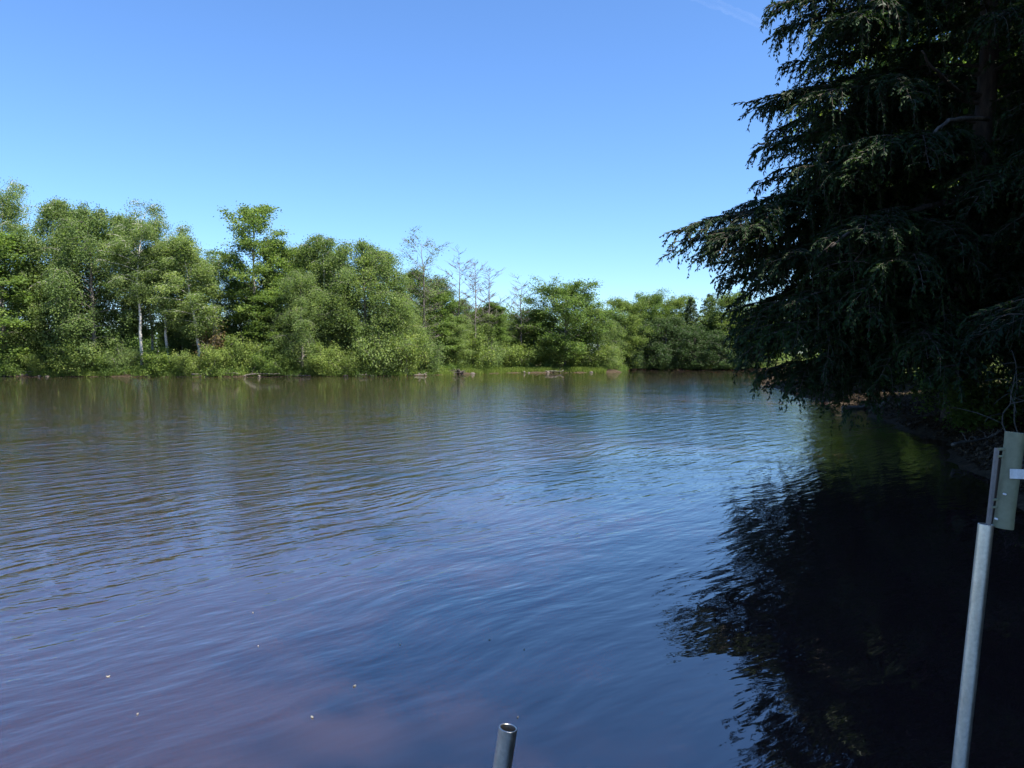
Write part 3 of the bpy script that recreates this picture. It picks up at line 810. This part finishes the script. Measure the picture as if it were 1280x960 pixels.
for (k, x, y, h, w, lab) in [
        ('shrub_c', 12.2, 15.4, 2.6, 3.2, 'shaded shrub on the right bank left of the dock bracket'),
        ('shrub_c', 10.6, 12.4, 2.2, 3.0, 'shaded shrub on the right bank behind the dock bracket'),
        ('shrub_c', 8.9, 10.6, 1.6, 2.4, 'low shaded shrub close behind the sleeve of the dock bracket'),
        ('shrub_c', 8.3, 8.6, 1.3, 2.2, 'low shaded shrub right of the dock bracket'),
        ('shrub_c', 10.0, 16.2, 1.4, 2.4, 'low shaded shrub at the water before the hemlock trunk'),
        ('shrub_c', 14.0, 20.0, 2.8, 3.6, 'shaded shrub under the hemlock trunk'),
        ('shrub_c', 15.4, 27.5, 2.2, 3.0, 'shaded shrub behind the sunlit patch of shore'),
        ('shrub_c', 16.4, 34.0, 2.6, 3.4, 'shrub on the right bank beyond the sunlit patch of shore'),
        ('shrub_c', 20.0, 46.0, 3.0, 4.0, 'shrub on the right bank halfway to the far shore')]:
    pr = T[k]
    place('shrub', pr, (x, y, gz(x, y) - 0.05), lab, 'shrub', 'shaded shrubs on the right bank', (w / pr[3], w / pr[3], h / pr[2]), x * 1.7, parts=('stems', 'foliage'))

# woodland far behind the first rows: one leafy mass
rng = np.random.default_rng(77)
wd = Geo()
spots = []
while len(spots) < 340:
    x, y = rng.uniform(-95, 62), rng.uniform(60, 160)
    s_ = signed(np.array([[x, y]]))[0]
    if s_ < 8 or s_ > 34: continue
    if x / y > 0.55 and y < 100: continue
    spots.append((x, y))
for (x, y) in spots:
    h = rng.uniform(3.2, 5.6) if y < 116 else rng.uniform(6, 9.5)
    z0 = gz(x, y)
    nb = 14
    cc = np.column_stack([rng.normal(x, 1.3, nb), rng.normal(y, 1.3, nb), z0 + h * rng.beta(1.6, 1.2, nb)])
    idx = rng.integers(0, nb, 950)
    c = cc[idx] + rng.normal(0, 0.62, (950, 3))
    c[:, 2] = np.maximum(c[:, 2], z0)
    leaves(wd, c, 0.3, 0.19, rng, np.clip(0.35 + 0.15 * rng.normal() + 0.15 * rng.normal(size=950), 0, 1), 0.3, 0.6)
tag(link('woodland', wd.mesh('woodland', 'aspen_leaf')), 'green woodland mass behind the trees of the far bank', 'woodland', kind='stuff')

# grass at the waterline of the point, reeds of it here and there
gr = Geo(); n = 60000
pxs = np.where(rng.random(n) < 0.75, rng.uniform(535, 785, n), rng.uniform(0, 540, n))
bk = np.where(pxs > 535, rng.uniform(0.0, 2.4, n), rng.exponential(0.6, n)) + 0.05
Ys = np.interp(pxs, [a for a, b in SHORE_PX], [b for a, b in SHORE_PX]) + bk
Xs = (pxs - CX) / F * Ys
s_ = signed(np.column_stack([Xs, Ys])); ok = s_ > 0.1
Xs, Ys = Xs[ok], Ys[ok]; n = len(Xs)
Zs = ground_z(np.column_stack([Xs, Ys]))
b0 = np.column_stack([Xs, Ys, Zs - 0.02])
th = rng.uniform(0, np.pi, n); sd = np.column_stack([np.cos(th), np.sin(th), 0 * th]) * 0.028
hg = rng.uniform(0.15, 0.5, n)[:, None]
tipv = b0 + np.column_stack([rng.normal(0, 0.12, n), rng.normal(0, 0.12, n), np.ones(n)]) * hg
gr.add(np.stack([b0 - sd, b0 + sd, tipv], 1).reshape(-1, 3), None, np.arange(n * 3).reshape(-1, 3), rng.random(n))
tag(link('grass', gr.mesh('grass', 'grass')), 'light green grass along the waterline of the point', 'grass', kind='stuff')

# low weeds and overhanging leaves that blur the edge of the far bank
ug = Geo()
for k in range(520):
    px = rng.uniform(-60, 800) if k < 430 else rng.uniform(785, 1000)
    Yq = shore(px) + rng.uniform(-0.1, 1.6); Xq = (px - CX) / F * Yq
    if 540 < px < 790: Yq += 1.6
    z0 = gz(Xq, Yq)
    if z0 < 0.0 and rng.random() < 0.6: continue
    hq = rng.uniform(0.25, 0.95); m_ = int(140 * (0.5 + hq))
    c = np.column_stack([rng.normal(Xq, 0.42, m_), rng.normal(Yq, 0.3, m_), max(z0, 0) + hq * rng.beta(1.3, 1.3, m_)])
    leaves(ug, c, 0.14, 0.075, rng, np.clip(rng.normal(0.4, 0.22) + 0.12 * rng.normal(size=m_), 0, 1), 0.0, 0.7)
tag(link('undergrowth', ug.mesh('undergrowth', 'aspen_leaf')), 'low leafy weeds along the waterline of the far bank', 'undergrowth', kind='stuff')

# ------------------------------------------------------------------ driftwood, roots, stones, fallen branches
def log_mesh(seed, L, r, twigs=3):
    rg = np.random.default_rng(seed); g_ = Geo()
    n = 10; s = np.linspace(-0.5, 0.5, n)
    p = np.column_stack([L * s, rg.normal(0, 0.02 * L, n), np.cumsum(rg.normal(0, 0.012 * L, n))])
    tube(g_, p, np.linspace(r, r * 0.45, n) * rg.uniform(0.85, 1.15, n), 8)
    for k in range(twigs):
        i0 = rg.integers(3, n - 1); a = rg.uniform(0, 2 * np.pi)
        d = norm(np.array([rg.uniform(0.3, 1), math.cos(a), abs(math.sin(a))]))
        q = p[i0] + d * np.linspace(0, L * rg.uniform(0.1, 0.25), 5)[:, None] + np.cumsum(rg.normal(0, 0.02, (5, 3)), 0)
        tube(g_, q, np.linspace(r * 0.4, r * 0.12, 5), 5)
    return g_

def put(name, geo, mat, loc, rot, label, cat, group=None):
    o = link(name, geo.mesh(name, mat, True)); o.location = [float(q) for q in loc]; o.rotation_euler = rot
    return tag(o, label, cat, group)

for k, (px, back, L, r, rz, ry, lab) in enumerate([
        (270, 0.1, 4.6, 0.09, 0.05, 0.04, 'long pale driftwood log slanting into the water right of the small bright shrub'),
        (318, 0.0, 5.0, 0.08, -0.03, -0.01, 'long thin pale driftwood log lying level at the waterline'),
        (372, 0.1, 2.6, 0.10, 0.1, 0.0, 'short pale driftwood log below the weeping birch'),
        (446, 0.2, 2.4, 0.08, -0.2, 0.0, 'grey driftwood log below the sunlit low shrub'),
        (515, 0.3, 3.2, 0.09, 0.2, 0.02, 'pale driftwood log left of the dark root wad'),
        (30, 0.3, 3.4, 0.1, 0.06, 0.0, 'brown driftwood log on the far left shore'),
        (690, 0.0, 3.0, 0.08, 0.0, 0.0, 'pale driftwood log on the grassy point')]):
    Y = shore(px) + back; X = (px - CX) / F * Y
    put('driftwood_log', log_mesh(60 + k, L, r), 'driftwood', (X, Y, max(gz(X, Y), 0) + 0.12), (0, ry, rz), lab, 'driftwood', 'driftwood on the far bank')

rw = Geo(); rg = np.random.default_rng(5)
for k in range(26):
    a = rg.uniform(0, 2 * np.pi); e = rg.uniform(-0.2, 1.2)
    d = np.array([math.cos(a) * math.cos(e), math.sin(a) * math.cos(e), math.sin(e)])
    q = d * np.linspace(0, rg.uniform(0.6, 1.25), 6)[:, None] + np.cumsum(rg.normal(0, 0.06, (6, 3)), 0)
    tube(rw, q, np.linspace(0.17, 0.03, 6), 6)
Y = shore(572) + 0.2; X = (572 - CX) / F * Y
put('root_wad', rw, 'rootwood', (X, Y, 0.15), (0, 0, 0), 'dark tangled root wad of an upturned stump at the water', 'stump').scale = (1.1, 0.9, 0.6)

def stone_geo(seed):
    rg = np.random.default_rng(seed); g_ = Geo()
    nu, nv = 10, 7
    u = np.linspace(0, 2 * np.pi, nu, endpoint=False); v = np.linspace(0.08, np.pi - 0.08, nv)
    U, V = np.meshgrid(u, v)
    d = np.stack([np.cos(U) * np.sin(V), np.sin(U) * np.sin(V), np.cos(V)], -1).reshape(-1, 3)
    w = rg.normal(size=(5, 3)); ph = rg.uniform(0, 6, 5)
    r = 1 + 0.13 * np.sin(d @ w.T * 2.0 + ph).sum(1)
    i = np.arange(nv - 1)[:, None] * nu; j = np.arange(nu)[None]; k = (j + 1) % nu
    q = np.stack([i + j, i + nu + j, i + nu + k, i + k], -1).reshape(-1, 4)
    vv = d * r[:, None] * np.array([1, 0.75, 0.5])
    vv = np.concatenate([vv, [[0, 0, vv[:nu, 2].mean()]], [[0, 0, vv[-nu:, 2].mean()]]])
    j = np.arange(nu); k = (j + 1) % nu
    tr = np.concatenate([np.stack([np.full(nu, nu * nv), j, k], -1), np.stack([np.full(nu, nu * nv + 1), (nv - 1) * nu + k, (nv - 1) * nu + j], -1)])
    g_.add(vv, q, tr)
    return g_
SM = [stone_geo(k).mesh('stone', 'stone', True) for k in range(4)]
for k in range(34):
    px = rng.uniform(-5, 60) if k < 12 else rng.uniform(60, 780)
    Y = shore(px) + rng.uniform(-0.2, 0.35); X = (px - CX) / F * Y
    o = link('stone', SM[k % 4]); o.location = (X, Y, max(0.0, gz(X, Y)) + 0.02)
    s = rng.uniform(0.1, 0.3); o.scale = (s, s, s); o.rotation_euler = (0, 0, rng.uniform(0, 6))
    tag(o, 'small brown stone at the waterline of the far bank', 'stone', 'stones along the far waterline')

# right bank: pale shore wood in the sun, bare stems and fallen twigs in the shade
for k, (x, y, L, r, rz, rx, mat, lab) in enumerate([
        (12.75, 27.6, 2.4, 0.10, 0.5, 0, 'driftwood', 'pale sunlit driftwood log on the right shore under the hemlock'),
        (12.2, 25.6, 1.8, 0.06, 0.9, 0, 'driftwood', 'thin pale fallen branch beside the sunlit driftwood log'),
        (10.4, 19.3, 2.6, 0.035, 0.2, 0, 'dead_bark', 'long thin fallen branch at the shaded waterline'),
        (8.6, 14.2, 1.6, 0.03, 0.5, 0, 'dead_bark', 'thin fallen branch at the water left of the dock bracket'),
        (7.6, 11.5, 1.4, 0.025, 1.0, 0, 'dead_bark', 'thin twiggy fallen branch just left of the dock bracket')]):
    put('fallen_branch', log_mesh(80 + k, L, r, 9), mat, (x, y, max(0, gz(x, y)) + 0.08), (0, 0, rz), lab, 'branch', 'fallen branches on the right shore')

def sapling(seed, h):
    rg = np.random.default_rng(seed); g_ = Geo()
    p = np.column_stack([np.cumsum(rg.normal(0.02, 0.05, 9)), np.cumsum(rg.normal(0, 0.05, 9)), np.linspace(-0.1, h, 9)])
    tube(g_, p, np.linspace(0.016, 0.005, 9), 5)
    for k in range(8):
        i0 = rg.integers(2, 9); a = rg.uniform(0, 6.28)
        q = branch_path(p[i0], np.array([math.cos(a), math.sin(a), 0]), rg.uniform(0.3, 0.8), rg.uniform(-0.3, 0.6), 0.3, rg, 5)
        tube(g_, q, np.linspace(0.008, 0.003, 5), 4)
    return g_
for k, (x, y, h, lab) in enumerate([
        (10.2, 18.0, 1.7, 'bare thin sapling leaning at the shaded right waterline'),
        (8.9, 13.6, 1.6, 'bare thin sapling standing above the dock bracket'),
        (8.2, 12.4, 1.2, 'short bare twig plant close left of the dock bracket')]):
    put('bare_sapling', sapling(90 + k, h), 'dead_bark', (x, y, gz(x, y)), (0, 0, 0), lab, 'sapling', 'bare saplings on the right shore')

# leaf litter on the right bank (uncountable)
lt = Geo(); n = 30000
Yl = rng.uniform(8, 40, n); Xl = np.interp(Yl, LAKE[3:10, 1], LAKE[3:10, 0]) + rng.exponential(1.6, n)
Zl = ground_z(np.column_stack([Xl, Yl])); ok = Zl > 0.02
c = np.column_stack([Xl, Yl, Zl + 0.02])[ok]
leaves(lt, c, 0.09, 0.05, rng, rng.random(len(c)), 0, 6.0)
tag(link('leaf_litter', lt.mesh('leaf_litter', 'litter_leaf')), 'dry brown leaf litter on the shaded right bank', 'leaf litter', kind='stuff')

# specks floating on the near water
for k, (px, py) in enumerate([(135, 846), (390, 897), (443, 858), (172, 893), (316, 766), (323, 808), (612, 800), (647, 897), (500, 806), (655, 812)]):
    x = (px - CX) / F; y = -(py - CY) / F
    t = CAM_H / (math.sin(PITCH) - y * math.cos(PITCH))
    X, Y = x * t, (math.cos(PITCH) + y * math.sin(PITCH)) * t
    g_ = Geo(); rg = np.random.default_rng(200 + k); m = 8
    a = np.linspace(0, 2 * np.pi, m, endpoint=False); rr = 0.009 * rg.uniform(0.6, 1.3, m) * (0.75 if k < 3 else 0.42)
    top = np.column_stack([np.cos(a) * rr * 1.5, np.sin(a) * rr, 0.004 + 0.002 * np.cos(2 * a)])
    bot = top - [0, 0, 0.003]
    j = np.arange(m); kk = (j + 1) % m
    g_.add(np.concatenate([top, bot, [[0, 0, 0.003]], [[0, 0, 0]]]), np.stack([j, m + j, m + kk, kk], -1),
           np.concatenate([np.stack([np.full(m, 2 * m), j, kk], -1), np.stack([np.full(m, 2 * m + 1), m + kk, m + j], -1)]))
    put('floating_petal', g_, 'petal', (X, Y, 0.001), (0, 0, rg.uniform(0, 6)), 'tiny pale petal speck floating on the near water', 'petal', 'pale specks floating on the water')

# ------------------------------------------------------------------ dock pipes
def hollow(g_, p0, p1, ro, ri, sides=40, flare=0.0, arc=(0, 2 * np.pi), rows=9):
    """thick-walled open tube from p0 to p1"""
    p0, p1 = np.asarray(p0, float), np.asarray(p1, float)
    ax = norm(p1 - p0); a = norm(np.cross(ax, [0, 1.0, 0])); b = np.cross(ax, a)
    full = abs(arc[1] - arc[0] - 2 * np.pi) < 1e-6
    th = np.linspace(arc[0], arc[1], sides, endpoint=not full)
    dirs = a * np.cos(th)[:, None] + b * np.sin(th)[:, None]
    ch = min(0.0015, (ro - ri) * 0.3)
    L = np.linalg.norm(p1 - p0)
    prof = [(ri, L * (1 - q / (rows - 1)) - (ch if q == 0 else 0) + (ch if q == rows - 1 else 0)) for q in range(rows)][::-1]
    prof = [(ri, ch)] + [(ri, L * q / (rows - 1)) for q in range(1, rows - 1)] + [(ri, L - ch), (ri + ch, L), (ro - ch, L), (ro, L - ch)] \
        + [(ro, L * q / (rows - 1)) for q in range(rows - 2, 0, -1)] + [(ro, ch), (ro - ch, 0), (ri + ch, 0)]
    V = []
    for r, h in prof:
        f = flare * (np.exp(-h / 0.012) + np.exp(-(L - h) / 0.012))
        V.append(p0 + ax * h + dirs * (r + f))
    V = np.array(V); m = len(prof)
    i = np.arange(m)[:, None]; i2 = (i + 1) % m
    j = np.arange(sides if full else sides - 1)[None]; j2 = (j + 1) % sides
    q = np.stack([i * sides + j, i * sides + j2, i2 * sides + j2, i2 * sides + j], -1).reshape(-1, 4)
    if not full:
        pass
    g_.add(V.reshape(-1, 3), q)

def smooth_angle(me, deg=35):
    me.polygons.foreach_set('use_smooth', np.ones(len(me.polygons), bool))
    try: me.set_sharp_from_angle(angle=R(deg))
    except Exception: pass
    return me

def down_to(p_top, p_low, z):
    d = p_low - p_top; return p_top + d * ((z - p_top[2]) / d[2])

# near pipe
D1 = 2.2
a = at(635.3, 909.5, D1); b = at(627.6, 960, D1); lo = down_to(a, b, -1.5)
g_ = Geo(); hollow(g_, lo, a, 0.0272, 0.0222)
e = empty('dock_pipe', lo, 'open-topped galvanised dock pipe standing alone in the near water', 'pipe', None)
me = smooth_angle(g_.mesh('pipe_tube', 'galv'))
me.transform(__import__('mathutils').Matrix.Translation((-lo[0], -lo[1], -lo[2])))
link('pipe_tube', me, e)
g_ = Geo(); ax = norm(a - lo)
hollow(g_, a - ax * 0.024 - lo, a - ax * 0.0225 - lo, 0.0277, 0.0268)
link('end_ring', smooth_angle(g_.mesh('end_ring', 'galv')), e)

# tall pipe with the green bracket
D2 = 2.4
a = at(1232.5, 655, D2); b = at(1200.5, 950, D2); lo = down_to(a, b, -1.5)
e = empty('dock_post', lo, 'tall galvanised dock post with a green bracket sleeve and pale strap plate at its top', 'post')
def part(name, g2, mat, ang=35):
    me = smooth_angle(g2.mesh(name, mat), ang)
    me.transform(__import__('mathutils').Matrix.Translation((-lo[0], -lo[1], -lo[2])))
    return link(name, me, e)
g_ = Geo(); hollow(g_, lo, a, 0.0222, 0.0185); part('pipe_tube', g_, 'galv')

def box_between(g2, p0, p1, w, d, wdir=None):
    """bar of width w and depth d from p0 to p1, edges bevelled by a small chamfer"""
    ax = norm(p1 - p0); s = norm(np.cross(ax, [0, 1.0, 0])) if wdir is None else wdir
    f = np.cross(s, ax); c = min(w, d) * 0.15
    prof = [(-w/2 + c, -d/2), (w/2 - c, -d/2), (w/2, -d/2 + c), (w/2, d/2 - c), (w/2 - c, d/2), (-w/2 + c, d/2), (-w/2, d/2 - c), (-w/2, -d/2 + c)]
    r0 = [p0 + s * x + f * y for x, y in prof]; r1 = [p1 + s * x + f * y for x, y in prof]
    j = np.arange(8); k = (j + 1) % 8
    V = np.array(r0 + r1 + [p0, p1])
    g2.add(V, np.stack([j, k, 8 + k, 8 + j], -1), np.concatenate([np.stack([np.full(8, 16), k, j], -1), np.stack([np.full(8, 17), 8 + j, 8 + k], -1)]))

s0, s1 = at(1253.8, 660, D2 - 0.01), at(1269.5, 540.5, D2 - 0.01)
g_ = Geo(); hollow(g_, s0, s1, 0.0275, 0.0238, flare=0.0016); part('bracket_sleeve', g_, 'green_paint')
# flat bar rising out of the post, and its rungs to the sleeve
b0, b1 = at(1233.6, 672, D2 - 0.006), at(1246.2, 560, D2 - 0.006)
g_ = Geo(); box_between(g_, b0, b1, 0.0125, 0.010); part('bracket_bar', g_, 'rust_bar', 20)
b0, b1 = at(1238.2, 668, D2 + 0.012), at(1249.0, 574, D2 + 0.012)
g_ = Geo(); box_between(g_, b0, b1, 0.007, 0.008); part('bracket_rib', g_, 'hemlock_bark', 20)
for y_ in (561.5, 570.5, 624.5, 634):
    f = (y_ - 560) / (672 - 560)
    xl = 1246.2 + (1233.6 - 1246.2) * f
    g_ = Geo(); box_between(g_, at(xl + 1, y_, D2 - 0.008), at(xl + 13, y_ - 0.6, D2 - 0.008), 0.0085 if y_ < 566 else 0.0065, 0.007, np.array([0, 0, 1.0]))
    part('bracket_rung', g_, 'green_paint', 20)
# strap: a band round the sleeve and a pale tab running off to the right
axs = norm(s1 - s0); cc = s0 + (s1 - s0) * ((660 - 590.5) / (660 - 540.5))
g_ = Geo(); box_between(g_, cc + np.array([-0.021, -0.0315, 0.001]), cc + np.array([0.24, -0.0315, -0.010]), 0.030, 0.004, np.array([0, 0, 1.0]))
part('strap_tab', g_, 'white_strap', 20)
for px, py in ((1257, 618), (1246.5, 649)):
    c0 = at(px, py, D2 - 0.0385); g_ = Geo()
    tube(g_, [c0 + [0, 0.010, 0], c0, c0 - [0, 0.002, 0]], [0.0030, 0.0030, 0.0018], 10)
    part('bolt_head', g_, 'white_strap')

# ------------------------------------------------------------------ contrail, very high
c0 = at(845, -14, 9000); c1 = at(962, 34, 9000)
mid = (c0 + c1) / 2
g_ = Geo(); s = np.linspace(0, 1, 24)[:, None]
rg = np.random.default_rng(3)
tube(g_, (c0 + (c1 - c0) * s - mid) + np.cumsum(rg.normal(0, 4, (24, 3)), 0), 55 + rg.uniform(-14, 14, 24), 12)
put('contrail', g_, 'contrail', mid, (0, 0, 0), 'faint white contrail high in the sky left of the hemlock top', 'contrail')

# ------------------------------------------------------------------ light
w = bpy.data.worlds.new('World'); SC.world = w; w.use_nodes = True
nt = w.node_tree; nt.nodes.clear()
sky = nt.nodes.new('ShaderNodeTexSky'); sky.sky_type = 'NISHITA'; sky.sun_disc = False
sky.sun_elevation = R(SUN_EL); sky.sun_rotation = R(SUN_AZ)
sky.altitude = 200; sky.air_density = 1.15; sky.dust_density = 0.0; sky.ozone_density = 8.0
bg = nt.nodes.new('ShaderNodeBackground'); bg.inputs['Strength'].default_value = 0.076
wo = nt.nodes.new('ShaderNodeOutputWorld')
tint = nt.nodes.new('ShaderNodeMix'); tint.data_type = 'RGBA'; tint.blend_type = 'MULTIPLY'
tint.inputs['Factor'].default_value = 1.0; tint.inputs['B'].default_value = (0.70, 0.81, 0.95, 1)
nt.links.new(sky.outputs[0], tint.inputs['A']); nt.links.new(tint.outputs['Result'], bg.inputs['Color']); nt.links.new(bg.outputs[0], wo.inputs['Surface'])

sl = bpy.data.lights.new('sun', 'SUN'); sl.energy = 5.0; sl.angle = R(0.53); sl.color = (1.0, 0.95, 0.87)
so = bpy.data.objects.new('sun', sl); COL.objects.link(so)
v = np.array([math.sin(R(SUN_AZ)) * math.cos(R(SUN_EL)), math.cos(R(SUN_AZ)) * math.cos(R(SUN_EL)), math.sin(R(SUN_EL))])
import mathutils
so.rotation_euler = mathutils.Vector(v).to_track_quat('Z', 'Y').to_euler()
so.location = (40, -5, 60)

SC.view_settings.view_transform = 'Standard'; SC.view_settings.look = 'None'
SC.view_settings.exposure = 1.7; SC.view_settings.gamma = 1.0
SC.render.engine = 'CYCLES'
SC.cycles.use_denoising = True
SC.cycles.denoiser = 'OPENIMAGEDENOISE'
SC.cycles.denoising_input_passes = 'RGB_ALBEDO_NORMAL'
SC.cycles.denoising_prefilter = 'ACCURATE'
SC.cycles.max_bounces = 8; SC.cycles.diffuse_bounces = 3; SC.cycles.glossy_bounces = 3
SC.cycles.transmission_bounces = 4; SC.cycles.transparent_max_bounces = 8
SC.cycles.use_adaptive_sampling = True; SC.cycles.adaptive_threshold = 0.01
SC.cycles.sample_clamp_indirect = 4.0
